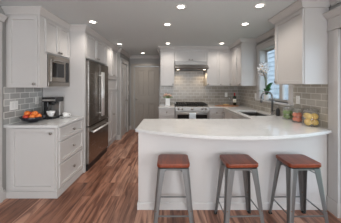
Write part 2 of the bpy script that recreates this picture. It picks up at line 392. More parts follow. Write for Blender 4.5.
# sink window
w = struct('window_1', MB().box(XR+0.12, XR+0.15, WY0, WY1, WZ0, WZ0+0.04).box(XR+0.12, XR+0.15, WY0, WY1, WZ1-0.04, WZ1)
      .box(XR+0.12, XR+0.15, WY0, WY0+0.04, WZ0, WZ1).box(XR+0.12, XR+0.15, WY1-0.04, WY1, WZ0, WZ1).box(XR+0.11, XR+0.15, 3.00, 3.09, WZ0, WZ1).box(XR, XR+0.12, WY0, WY0+.012, WZ0, WZ1).box(XR, XR+0.12, WY1-.012, WY1, WZ0, WZ1).box(XR, XR+0.12, WY0, WY1, WZ1-.012, WZ1), M['trim'])
box(XR+0.133, XR+0.137, WY0+0.04, 3.00, WZ0+0.04, WZ1-0.04).build('pane', M['pane'], w)
box(XR+0.133, XR+0.137, 3.09, WY1-0.04, WZ0+0.04, WZ1-0.04).build('pane', M['pane'], w)
C = 0.09
struct('trim_1', MB().box(XR-0.02, XR, WY0-C, WY0, 1.13, WZ1, bev=.003).box(XR-0.02, XR, WY1, WY1+C, 1.13, WZ1, bev=.003)
       .box(XR-0.025, XR, WY0-C, WY1+C, WZ1, WZ1+0.085, bev=.003).box(XR-0.045, XR, WY0-C-.015, WY1+C+.015, WZ1+0.085, WZ1+0.105, bev=.004), M['trim'])
struct('trim_2', box(XR-0.05, XR+0.12, WY0-C-.01, WY1+C+.01, 1.10, 1.13, bev=.004), M['trim'])   # window sill
# side door at the right edge of the picture
dd = struct('door_1', MB().box(XR+0.03, XR+0.07, DY0, DY0+.10, 0.01, 2.01).box(XR+0.03, XR+0.07, DY1-.06, DY1, 0.01, 2.01).box(XR+0.03, XR+0.07, DY0+.10, DY1-.06, 0.01, .22).box(XR+0.03, XR+0.07, DY0+.10, DY1-.06, 1.90, 2.01), M['panelwhite'])
box(XR+0.047, XR+0.053, DY0+.10, DY1-.06, .22, 1.90).build('pane', M['pane'], dd)
struct('trim_3', MB().box(XR-0.025, XR, DY1, 1.985, 0.16, 2.01, bev=.003).box(XR-0.025, XR, DY0-0.12, DY0, 0.16, 2.01, bev=.003)
       .box(XR-0.032, XR, DY1-.004, 1.99, 0, 0.16, bev=.003).box(XR-0.032, XR, DY0-0.124, DY0+.004, 0, 0.16, bev=.003)
       .box(XR-0.030, XR, DY0-0.12, 1.985, 2.01, 2.15, bev=.003).box(XR-0.038, XR, DY0-0.12, 1.985, 2.01, 2.025, bev=.003), M['trim'])
struct('trim_4', MB().sweep([(XR-.03, 1.99), (XR-.03, DY0-0.125)][::1], [(0, -.07), (.010, -.07), (.018, -.05), (.045, -.02), (.052, -.015), (.052, 0), (0, 0)], 2.215), M['trim'])
# left door casing just at the left edge of the picture
struct('door_2', box(XL-0.07, XL-0.03, 1.0, 1.92, 0.01, 2.07), M['panelwhite'])
struct('trim_5', MB().box(XL, XL+0.025, 2.03, 2.13, 0.17, 2.07, bev=.003).box(XL, XL+0.032, 2.026, 2.134, 0, 0.17, bev=.003)
       .box(XL, XL+0.028, 0.8, 2.13, 2.07, 2.17, bev=.003), M['trim'])
struct('trim_6', MB().sweep([(XL+.025, 0.8), (XL+.025, 2.145)], [(0, -.07), (.010, -.07), (.018, -.05), (.045, -.02), (.052, -.015), (.052, 0), (0, 0)], 2.25), M['trim'])
# hall doors
def panel_door(name, w, h, mat, n_parent=None):
    mb = MB(); mb.box(0, w, 0.022, 0.04, 0, h)
    st = 0.11; rails = [(0, .20), (.85, 1.08), (h-.12, h)]
    for x0, x1 in ((0, st), (w/2-st/2, w/2+st/2), (w-st, w)): mb.box(x0, x1, 0, 0.03, 0, h)
    for z0, z1 in rails: mb.box(0, w, 0.0005, 0.03, z0, z1)
    for x0, x1 in ((st, w/2-st/2), (w/2+st/2, w-st)):
        for z0, z1 in ((.20, .85), (1.08, h-.12)): mb.box(x0+.045, x1-.045, 0.010, 0.03, z0+.045, z1-.045, bev=.008)
    return mb
d = panel_door('door_3', 0.80, 2.02, M['doorp']).build('door_3', M['doorp'], kind='structure'); d.location = (-1.17, YH+0.02, 0.01)
MB().lathe([(0, 0), (.028, 0), (.028, .008), (.010, .012), (.010, .03), (.026, .036), (.028, .052), (.018, .062), (0, .064)], c=(0, 0, 0), n=16, mat=Matrix.Translation((0.06, 0, 0.96)) @ Matrix.Rotation(PI/2, 4, 'X')).build('door_knob', M['nickel'], d)
struct('trim_7', MB().box(-1.26, -1.175, YH-.02, YH, 0, 2.04, bev=.003).box(-0.365, -0.302, YH-.02, YH, 0, 2.04, bev=.003).box(-1.26, -0.302, YH-.022, YH, 2.04, 2.12, bev=.003), M['doorp'])
d = panel_door('door_4', 0.63, 2.02, M['trim']).build('door_4', M['trim'], kind='structure'); d.location = (HX-0.02, 4.725, 0.01); d.rotation_euler = (0, 0, PI/2)
MB().lathe([(0, 0), (.028, 0), (.028, .008), (.010, .012), (.010, .03), (.026, .036), (.028, .052), (.018, .062), (0, .064)], c=(0, 0, 0), n=16, mat=Matrix.Translation((0.565, 0, 0.96)) @ Matrix.Rotation(PI/2, 4, 'X')).build('door_knob', M['nickel'], d)
struct('trim_8', MB().box(HX, HX+.02, 4.62, 4.72, 0, 2.04, bev=.003).box(HX, HX+.02, 5.36, 5.45, 0, 2.04, bev=.003).box(HX, HX+.022, 4.62, 5.45, 2.04, 2.13, bev=.003).box(HX, HX+.035, 4.61, 5.46, 2.13, 2.15, bev=.003), M['trim'])
# crown mouldings on walls and baseboards
struct('trim_9', MB().sweep([(-1.40, 4.60), (HX, 4.60), (HX, YH), (-0.30, YH), (-0.30, YB-0.0)], CROWN, CEIL), M['trim'])
struct('trim_10', MB().sweep([(XR, 3.64), (XR, 2.56)], CROWN, CEIL), M['trim'])
struct('trim_12', MB().sweep([(XR, 1.96), (XR, YR)], CROWN, CEIL), M['trim'])
struct('baseboard_left', MB().sweep([(XL, 2.135), (XL, 2.185)], BASEB, 0), M['trim'])
struct('baseboard_hall', MB().sweep([(-1.43, 4.60), (HX, 4.60), (HX, 4.615)], BASEB, 0), M['trim'])
struct('baseboard_hall_left', MB().sweep([(HX, 5.455), (HX, YH), (-1.265, YH)], BASEB, 0), M['trim'])

# ------------------------------------------------------------------ outside the window
hs = thing('neighbour_house', 'pale clapboard house seen through the window over the sink', 'house', (4.6, 3, -0.5))
mb = MB()
for i in range(29):
    z = i*0.20; mb.prism([(0.0, z), (-0.05, z), (-0.002, z+0.20), (0.0, z+0.20)], 0.8, 10, axis='y')
mb.box(0, 0.1, 0.8, 10, 0, 5.85)
mb.build('siding', M['siding'], hs)
wn = MB().box(-0.06, 0.0, 1.9, 2.0, 1.7, 3.2).box(-0.06, 0.0, 2.9, 3.0, 1.7, 3.2).box(-0.06, 0.0, 1.9, 3.0, 3.1, 3.2).box(-0.06, 0.0, 1.9, 3.0, 1.6, 1.7).build('window', M['trim'], hs)
box(-0.04, -0.035, 2.0, 2.9, 1.7, 3.1).build('pane', M['darkglass'], wn)
struct('floor_outside', box(XR+0.2, 12, -6, 16, -0.6, -0.5), M['lawn']).name = 'ground'

# ------------------------------------------------------------------ cabinets
def knob(par, x, y, z, face='-y'):
    T = Matrix.Translation((x, y, z)) @ Matrix.Rotation(PI/2, 4, 'X')
    return MB().lathe([(0, 0), (.008, 0), (.008, .012), (.017, .017), (.018, .026), (.012, .031), (0, .032)], n=14, mat=T).build('knob', M['nickel'], par)
def door(cab, x0, x1, z0, z1, kn=None, y=-0.02, name='door', fr=0.06, mat=None):
    o = MB().shaker(x0, x1, z0, z1, y, -0.0005, fr=fr).build(name, mat or M['paint'], cab)
    if kn: knob(o, kn[0], y, kn[1])
    return o
def cab_body(cab, w, d, z0, z1, toe=None, mat=None):
    return box(0, w, 0, d, z0, z1).build('body', mat or M['paint'], cab)

# --- left base cabinet (front faces +X); local x -> world y, local -y -> world +x
BX = -1.42
b = thing('base_cabinet', 'white base cabinet with three drawers under the coffee maker', 'cabinet', (BX, 2.20, 0), PI/2)
MB().box(0, 0.638, 0, 0.637, 0.0, 0.883).build('body', M['paint'], b)
MB().box(-0.012, 0.638, -0.012, 0.637, 0.0, 0.085, bev=.003).build('plinth', M['paint'], b)
for z0, z1 in ((.70, .87), (.415, .685), (.105, .40)):
    o = MB().shaker(0.03, 0.625, z0, z1, -0.02, -.0005, fr=.05).build('drawer', M['paint'], b); knob(o, 0.33, -0.02, (z0+z1)/2)
o = MB().shaker(0, 0.55, 0.105, 0.87, -0.02, -.0005, fr=.062).xf(Matrix.Translation((0, 0, 0)) @ Matrix.Rotation(-PI/2, 4, 'Z') @ Matrix.Translation((-0.565, 0, 0))).build('end_door', M['paint'], b)
kb = knob(o, 0, 0, 0); kb.data.transform(Matrix.Translation((-0.02, 0.055, 0.815)) @ Matrix.Rotation(-PI/2, 4, 'Z'))
ct = MB().prism([(-2.058, 2.168), (-1.388, 2.168), (-1.388, 2.838), (-2.058, 2.838)], 0.883, 0.915, bev=.003).build('worktop', M['quartz'])
tag(ct, 'white quartz worktop on the left holding fruit bowl and coffee maker', 'countertop')

# --- left upper cabinet with microwave niche
UX = -1.635
u = thing('wall_cabinet', 'white upper cabinet on the left with microwave built in', 'cabinet', (UX, 2.20, 0), PI/2)
MB().box(0, 0.638, 0.02, 0.422, 1.83, 2.30).box(0, 0.135, 0.0, 0.422, 1.38, 1.83).box(0, 0.135, 0, .02, 1.83, 2.30).box(0.135, 0.638, 0.36, 0.422, 1.38, 1.83).box(0.630, 0.638, 0, 0.36, 1.38, 1.83).box(0.135, 0.630, 0.0, 0.36, 1.38, 1.392).build('body', M['paint'], u)
box(0.135, 0.638, 0.0, 0.0195, 2.285, 2.30).build('rail', M['paint'], u)
for i, (x0, x1) in enumerate(((0.085, 0.355), (0.360, 0.630))):
    o = MB().shaker(x0, x1, 1.845, 2.28, -0.02, .0195, fr=.055).build('door', M['paint'], u); knob(o, (0.330, 0.385)[i], -0.02, 1.875)
o = MB().shaker(0, 0.37, 1.385, 2.275, -0.02, -.0005, fr=.062).xf(Matrix.Rotation(-PI/2, 4, 'Z') @ Matrix.Translation((-0.385, 0, 0))).build('end_door', M['paint'], u)
kb = knob(o, 0, 0, 0); kb.data.transform(Matrix.Translation((-0.02, 0.045, 1.425)) @ Matrix.Rotation(-PI/2, 4, 'Z'))
MB().sweep([(0, 0.422), (0, 0), (0.638, 0)], CROWN, CEIL).build('crown', M['paint'], u)
# NB sweep offset goes to the right of travel
# microwave
m = thing('microwave', 'stainless built-in microwave below the left upper cabinet doors', 'microwave', (UX, 2.34, 1.393), PI/2)
MB().box(0, 0.487, 0.0, 0.33, 0, 0.433).build('body', M['black'], m)
MB().box(0, 0.487, -.014, -.0005, 0.37, 0.433, bev=.002).box(0, 0.487, -.014, -.0005, 0, 0.06, bev=.002).box(0, 0.03, -.014, -.0005, 0.06, 0.37).box(0.459, 0.487, -.014, -.0005, 0.06, 0.37).build('trim_frame', M['micro'], m)
do = MB().box(0.034, 0.36, -.026, -.0005, 0.065, 0.365, bev=.003).build('door', M['micro'], m)
box(0.06, 0.32, -.028, -.024, 0.13, 0.33).build('window', M['darkglass'], do)
MB().cyl((0.05, -.05, 0.36), (0.33, -.05, 0.36), 0.008).cyl((0.06, -.05, .345), (0.06, -.025, .345), .005).cyl((0.32, -.05, .345), (0.32, -.025, .345), .005).build('handle', M['steelh'], do)
box(0.367, 0.455, -.024, -.0005, 0.065, 0.365, bev=.002).build('control_panel', M['darkglass'], m)

# --- tall refrigerator enclosure: near side panel, top cabinet, pantry
PX = -1.385
tp = thing('tall_panel', 'tall white end panel beside the refrigerator', 'panel', (XL+.003, 2.84, 0))
box(0, PX-XL-.003, 0, 0.035, 0, CEIL-.002).build('board', M['paint'], tp)
MB().sweep([(0.405, 0), (PX-XL-.003, 0), (PX-XL-.003, .034)], CROWN, CEIL).build('crown', M['paint'], tp)
fc = thing('over_refrigerator_cabinet', 'white two-door cabinet above the refrigerator', 'cabinet', (PX-.02, 2.878, 0), PI/2)
MB().box(0, 0.92, 0, 0.65, 1.86, 2.30).build('body', M['paint'], fc)
door(fc, 0.008, 0.455, 1.87, 2.285, (0.42, 1.905)); door(fc, 0.460, 0.912, 1.87, 2.285, (0.497, 1.905))
MB().sweep([(0.0, -.02), (0.92, -0.02)], CROWN, CEIL).build('crown', M['paint'], fc)
pc = thing('pantry_cabinet', 'tall white pantry cabinet past the refrigerator', 'cabinet', (PX-.02, 3.80, 0), PI/2)
MB().box(0, 0.795, 0, 0.65, 0.10, 2.30).box(0.0, 0.795, 0.03, 0.65, 0.0, 0.10).build('body', M['paint'], pc)
o = door(pc, 0.01, 0.39, 1.62, 2.285, (0.07, 1.66)); o = door(pc, 0.40, 0.785, 1.62, 2.285, (0.46, 1.66))
o = MB().shaker(0.01, 0.785, 1.30, 1.605, -.02, -.0005, fr=.05).build('drawer', M['paint'], pc); MB().cyl((.05, -.045, 1.545), (.20, -.045, 1.545), .006).cyl((.06, -.045, 1.545), (.06, -.02, 1.545), .004).cyl((.19, -.045, 1.545), (.19, -.02, 1.545), .004).build('handle', M['nickel'], o)
door(pc, 0.01, 0.39, 0.12, 1.285, (0.06, 0.72)); door(pc, 0.40, 0.785, 0.12, 1.285, (0.46, 0.72))
MB().sweep([(0, -.02), (0.795, -0.02)], CROWN, CEIL).build('crown', M['paint'], pc)

# --- refrigerator
f = thing('refrigerator', 'stainless french-door refrigerator with bottom freezer drawer', 'refrigerator', (-1.40, 2.885, 0), PI/2)
MB().box(0.0, 0.905, 0.0, 0.62, 0.04, 1.825).build('body', M['black'], f)
for x0, x1, hx in ((0.002, 0.450, 0.415), (0.455, 0.903, 0.490)):
    o = MB().box(x0, x1, -.062, -.002, 0.735, 1.822, bev=.006).build('door', M['fridge'], f)
    MB().cyl((hx, -.118, 0.84), (hx, -.118, 1.66), .016).cyl((hx, -.115, .90), (hx, -.06, .90), .008).cyl((hx, -.115, 1.60), (hx, -.06, 1.60), .008).build('handle', M['bar'], o)
o = MB().box(0.002, 0.903, -.062, -.002, 0.115, 0.722, bev=.006).build('freezer_drawer', M['fridge'], f)
MB().cyl((.05, -.118, .635), (.855, -.118, .635), .016).cyl((.10, -.115, .635), (.10, -.06, .635), .008).cyl((.80, -.115, .635), (.80, -.06, .635), .008).build('handle', M['bar'], o)
box(0.43, 0.49, -.0655, -.0615, 0.215, 0.245, bev=.001).build('badge', M['chrome'], o)
box(0.01, 0.895, -.035, -.001, 0.0, 0.105).build('toe_grille', M['black'], f)

# --- back wall base cabinets
YF = 4.06
UF = 4.35
b = thing('base_cabinet', 'small white base cabinet left of the range', 'cabinet', (-0.272, YF+.02, 0))
MB().box(0, 0.372, 0, 0.59, 0.10, 0.883).box(0, 0.372, .05, .59, 0, .10).build('body', M['paint'], b)
o = MB().shaker(0.01, 0.362, 0.70, 0.87, -.02, -.0005, fr=.045).build('drawer', M['paint'], b); knob(o, .186, -.02, .80)
door(b, 0.01, 0.362, 0.12, 0.685, (0.33, 0.64))
ct = MB().prism([(-0.278, YF-.005), (0.102, YF-.005), (0.102, YB-.01), (-0.278, YB-.01)], 0.884, 0.915, bev=.003).build('worktop', M['quartz'])
tag(ct, 'short white worktop left of the range, under the flower vase', 'countertop')
b = thing('base_cabinet', 'white base cabinet right of the range below the cutting board', 'cabinet', (0.895, YF+.02, 0))
MB().box(0, 0.88, 0, 0.59, 0.10, 0.883).box(0, 0.88, .05, .59, 0, .10).build('body', M['paint'], b)
o = MB().shaker(0.01, 0.325, 0.70, 0.87, -.02, -.0005, fr=.045).build('drawer', M['paint'], b); knob(o, .17, -.02, .79)
door(b, 0.01, 0.325, 0.12, 0.685, (0.05, 0.64))
# right run base cabinet (front faces -X)
RX = 1.20
b = thing('base_cabinet', 'white base cabinet below the window sink', 'cabinet', (RX+.025, YF, 0), -PI/2)
MB().box(0.0, 0.58, 0, 0.57, 0.10, 0.883).box(0.58, 1.22, 0, 0.57, 0.10, 0.62).box(0.58, 1.22, 0, 0.02, 0.62, 0.883).box(1.22, 1.45, 0, 0.57, 0.10, 0.883).box(0, 1.45, .05, .57, 0, .10).build('body', M['paint'], b)
door(b, 0.05, 0.55, .12, .87, (.1, .80)); door(b, 0.56, 0.99, .12, .87, (.95, .80)); door(b, 1.0, 1.44, .12, .87, (1.04, .80))
# peninsula
PY = 2.0
p = thing('peninsula_cabinet', 'white panelled peninsula base behind the three stools', 'cabinet', (0, 0, 0))
MB().box(-0.345, 1.195, PY+.03, 2.555, 0.0, 0.883).box(1.195, XR-.012, PY+.03, 2.50, 0, 0.883).build('body', M['paint'], p)
MB().box(-0.365, XR-.010, PY, PY+.03, 0.0, 0.883).box(-0.365, -.345, PY+.03, 2.56, 0, .883).build('panel', M['panelwhite'], p)
MB().sweep([(-0.365, 2.56), (-0.365, PY), (XR-.038, PY)][::-1][::-1], [(-.001, 0), (.012, 0), (.012, .070), (.006, .078), (-.001, .078)], 0).build('baseboard', M['panelwhite'], p)
# the big U-shaped worktop with curved bar front and a sink cut-out
SX0, SX1, SY0, SY1 = 1.29, 1.685, 2.86, 3.46
front = []
xa, xb = -0.395, 1.772
ya, yb = 1.985, 1.935
n = 36
for i in range(n+1):
    t = i/n; x = xa+(xb-xa)*t
    y = ya+(yb-ya)*t - 0.275*math.sin(PI*t)**0.9 if 0 < t < 1 else ya+(yb-ya)*t
    front.append((x, y))
outer = [(xa, 2.60), (xa, ya)][:1]+front+[(1.772, 1.992), (XR-.009, 1.992), (XR-.009, YB-.01), (0.895, YB-.01), (0.895, YF-.005), (RX, YF-.005), (RX, 2.60)]
hole = [(SX0, SY0), (SX1, SY0), (SX1, SY1), (SX0, SY1)]
mb = MB().holed(outer, [hole], 0.883, 0.915)
ct = mb.build('worktop', M['quartz']); tag(ct, 'large white quartz worktop with curved breakfast bar edge', 'countertop')
bv = ct.modifiers.new('bevel', 'BEVEL'); bv.width = 0.003; bv.segments = 2; bv.limit_method = 'ANGLE'
# sink
s = thing('sink', 'undermount stainless sink set in the worktop under the window', 'sink', (0, 0, 0))
MB().box(SX0-.012, SX0-.002, SY0-.012, SY1+.012, .69, .8825).box(SX1+.002, SX1+.012, SY0-.012, SY1+.012, .69, .8825).box(SX0-.002, SX1+.002, SY0-.012, SY0-.002, .69, .8825).box(SX0-.002, SX1+.002, SY1+.002, SY1+.012, .69, .8825).box(SX0-.012, SX1+.012, SY0-.012, SY1+.012, .68, .69).build('basin', M['sink'], s)
MB().lathe([(0, 0), (.04, 0), (.042, .003), (.03, .004), (0, .002)], c=(1.5, 3.18, .69)).build('drain', M['chrome'], s)
# faucet
fa = thing('faucet', 'tall gooseneck chrome faucet behind the sink', 'faucet', (1.735, 3.00, .9155))
pts = [(0, 0, .03), (0, 0, .30)]
for a in range(0, 181, 18): pts.append((-.085+.085*math.cos(math.radians(a)), 0.03*a/180, .30+.085*math.sin(math.radians(a))))
pts += [(-.17, .03, .27)]
MB().lathe([(0, 0), (.028, 0), (.028, .006), (.017, .012), (.017, .06), (0, .06)]).tube(pts, .0155).build('spout', M['nickel2'], fa)
MB().cyl((-.17, .03, .275), (-.17, .03, .20), .015, r2=.018).build('spray_head', M['nickel2'], fa)
MB().cyl((0, -.014, .05), (0, -.075, .085), .006).ball((0, -.075, .085), .009).build('handle', M['nickel2'], fa)
sd = thing('soap_dispenser', 'small dark soap pump beside the faucet', 'soap dispenser', (1.745, 2.86, .9155))
MB().lathe([(0, 0), (.027, 0), (.028, .01), (.028, .10), (.012, .125), (0, .125)]).build('bottle', M['black'], sd)
MB().cyl((0, 0, .124), (0, 0, .16), .005).cyl((0, 0, .158), (-.04, 0, .155), .005).build('pump', M['steelh'], sd)

# --- upper cabinets, back wall
def upper(label, x0, x1, z0, doors, yf=UF, name='wall_cabinet', crown=None, z1=2.31):
    c = thing(name, label, 'cabinet', (x0, yf+.02, 0))
    box(0, x1-x0, 0, YB-.010-yf-.02, z0, z1).build('body', M['paint'], c)
    for a, b_, kx in doors: door(c, a-x0, b_-x0, z0+.004, z1-.012, (kx-x0, z0+.04))
    if crown: MB().sweep([(a-x0, b_-yf-.02) for a, b_ in crown], [(o, dz*0.75) for o, dz in CROWN], CEIL).build('crown', M['paint'], c)
    MB().box(0, x1-x0, -.02, YB-.010-yf-.02, z1, CEIL-.002).build('top_filler', M['paint'], c)
    return c
upper('white upper cabinet left of the range hood', -0.250, 0.097, 1.405, [(-.245, .092, .062)], crown=[(-.250, YB-.01), (-.250, UF), (.097, UF)])
upper('short white two-door cabinet above the range hood', 0.100, 0.898, 2.005, [(.105, .494, .462), (.504, .893, .538)], crown=[(.1, UF), (.898, UF)])
upper('white two-door upper cabinet right of the range hood', 0.901, 1.512, 1.405, [(.906, 1.200, .935), (1.210, 1.50, 1.240)], crown=[(.901, UF), (1.478, UF)])
c = thing('wall_cabinet', 'white corner upper cabinet on the window wall beside the window', 'cabinet', (1.497, UF-.001, 0), -PI/2)
MB().box(0, 0.685, 0, 0.295, 1.405, 2.31).build('body', M['paint'], c)
door(c, 0.015, 0.345, 1.409, 2.298, (.05, 1.445)); door(c, 0.350, 0.68, 1.409, 2.298, (.645, 1.445))
MB().sweep([(0.0, -.02), (0.685, -.02), (.685, .295)], [(o, dz*0.75) for o, dz in CROWN], CEIL).build('crown', M['paint'], c)
box(0, .685, -.02, .295, 2.31, CEIL-.002).build('top_filler', M['paint'], c)
# near right upper
c = thing('wall_cabinet', 'large white upper cabinet on the right above the fruit jars', 'cabinet', (1.517, 2.535, 0), -PI/2)
MB().box(0, 0.545, 0, 0.273, 1.42, 2.32).build('body', M['paint'], c)
door(c, 0.005, 0.54, 1.424, 2.285, (.05, 1.46))
MB().sweep([(0.0, .273), (0.0, -.02), (0.545, -.02), (.545, .273)], CROWN, CEIL).build('crown', M['paint'], c)

# --- range
r = thing('range', 'stainless gas range below the hood', 'stove', (0.110, 4.03, 0))
RW = 0.778
MB().box(0, RW, 0.03, 0.635, 0.08, 0.915).box(.03, RW-.03, .08, .6, 0, .08).build('body', M['steel'], r)
MB().prism([(0.03, .82), (-.015, .83), (-.005, .922), (.03, .930)], 0, RW, axis='x').build('control_panel', M['hood'], r)
cp = r.children[-1]
for x in (.08, .155, .39, .62, .70):
    T = Matrix.Translation((x, -.010, .876)) @ Matrix.Rotation(PI/2-0.1, 4, 'X')
    MB().lathe([(0, 0), (.024, 0), (.024, .006), (.019, .008), (.017, .035), (0, .036)], n=16, mat=T).build('knob', M['nickel'], r)
o = MB().box(0.005, RW-.005, -.015, 0.029, .16, .815, bev=.004).build('oven_door', M['steel'], r)
box(.05, RW-.05, -.018, -.014, .30, .745).build('window', M['darkglass'], o)
MB().cyl((.04, -.06, .775), (RW-.04, -.06, .775), .012).cyl((.07, -.06, .775), (.07, -.014, .775), .008).cyl((RW-.07, -.06, .775), (RW-.07, -.014, .775), .008).build('handle', M['steelh'], o)
MB().box(.0, RW, .031, .635, .915, .93, bev=.003).build('cooktop', M['iron'], r)
for k in range(3):
    x0 = .015+k*.25; g = MB()
    for i in range(5): g.box(x0+.01+i*.053, x0+.022+i*.053, .05, .60, .960, .980, bev=.002)
    for y in (.05, .19, .32, .45, .588): g.box(x0+.01, x0+.234, y, y+.012, .958, .976, bev=.002)
    for x in (x0+.012, x0+.222):
        for y in (.055, .585): g.box(x, x+.01, y, y+.01, .930, .960)
    g.build('grate', M['iron'], r)
for x, y in ((.14, .18), (.14, .46), (.39, .32), (.64, .18), (.64, .46)):
    MB().lathe([(0, 0), (.05, 0), (.05, .008), (.035, .014), (0, .015)], c=(x, y, .930)).build('burner', M['iron'], r)
box(0, RW, .60, .635, .93, .975, bev=.003).build('back_guard', M['steel'], r)
tw = MB()
prof = [(-.036, .52), (-.041, .62), (-.038, .72), (-.044, .776), (-.052, .789), (-.066, .790), (-.076, .778), (-.079, .70), (-.082, .60), (-.077, .50)]
for i in range(len(prof)-1):
    pass
bm = tw.bm; rows = []
for y, z in prof:
    rows.append([bm.verts.new((x, y+.003*math.sin(x*60), z)) for x in [i*.15/8 for i in range(9)]])
for A, B in zip(rows, rows[1:]):
    for i in range(8):
        ff = bm.faces.new((A[i], A[i+1], B[i+1], B[i])); ff.smooth = True
tw = tw.build('dish_towel', M['towel']); tw.location = (0.42, 4.024, 0.001)
so = tw.modifiers.new('thick', 'SOLIDIFY'); so.thickness = 0.004; so.offset = 0
tag(tw, 'pale blue dish towel over the oven handle', 'towel')

# --- range hood
h = thing('range_hood', 'stainless under-cabinet range hood', 'range hood', (0.108, 0, 0))
MB().prism([(YB-.01, 1.80), (4.09, 1.80), (4.08, 1.815), (4.085, 1.83), (4.12, 1.86), (4.20, 1.90), (4.325, 1.925), (4.325, 2.003), (YB-.01, 2.003)], 0, 0.782, axis='x').build('shell', M['hood'], h)
MB().box(.03, .75, 4.10, YB-.05, 1.792, 1.7995).build('filter', M['black'], h)
for x in (.07, .70):
    lo = MB().lathe([(0, 0), (.028, 0), (.028, .006), (0, .006)], c=(x, 4.20, 1.7855)).build('lamp_lens', M['hoodlamp'], h)
    ld = bpy.data.lights.new('hood_lamp', 'SPOT'); ld.energy = 5; ld.color = (1, .80, .55); ld.spot_size = 2.6; ld.spot_blend = 0.7; ld.shadow_soft_size = .03
    l = bpy.data.objects.new('hood_lamp', ld); COL.objects.link(l); l.parent = h; l.location = (x, 4.45, 1.77)

# ------------------------------------------------------------------ ceiling lights
LP = [(.13, 2.16, 'nearest recessed ceiling light, over the left stool side'), (1.08, 2.13, 'recessed ceiling light beside the near right upper cabinet'),
      (-1.18, 2.67, 'recessed ceiling light by the left upper cabinet crown'), (-.05, 2.78, 'recessed ceiling light in the middle of the kitchen ceiling'),
      (1.17, 2.76, 'recessed ceiling light over the sink side of the kitchen'), (-1.18, 4.08, 'recessed ceiling light above the pantry cabinet'),
      (-.06, 4.02, 'recessed ceiling light in front of the cabinet left of the hood'), (1.17, 4.02, 'recessed ceiling light in front of the cabinets right of the hood'),
      (-.82, 5.2, 'farthest recessed ceiling light, in the hallway')]
cl = thing('ceiling_light', LP[0][2], 'ceiling light', (LP[0][0], LP[0][1], CEIL), 0, 'recessed ceiling lights')
MB().lathe([(.044, -.001), (.068, -.001), (.068, -.004), (.064, -.007), (.048, -.008), (.042, -.004), (.044, -.001)], n=28).build('trim_ring', M['plate'], cl)
MB().lathe([(0, -.001), (.042, -.001), (.042, -.004), (0, -.005)], n=24).build('lens', M['lamp'], cl)
ld = bpy.data.lights.new('downlight', 'SPOT'); ld.energy = SPOT_W; ld.color = WARM; ld.spot_size = math.radians(150); ld.spot_blend = 0.9; ld.shadow_soft_size = .035
l = bpy.data.objects.new('downlight', ld); COL.objects.link(l); l.parent = cl; l.location = (0, 0, -.012)
for x, y, lab in LP[1:]: dup(cl, (x, y, CEIL), 0, lab)
for x, y, lab in ((-1.1, 0.9, 'unseen recessed ceiling light added near the viewer on the left'), (1.0, .6, 'unseen recessed ceiling light added near the viewer on the right'), (-1.0, -1.2, 'unseen recessed ceiling light added far behind on the left'), (1.0, -1.2, 'unseen recessed ceiling light added far behind on the right')):
    dup(cl, (x, y, CEIL), 0, lab)  # extra downlights out of view, added for illumination

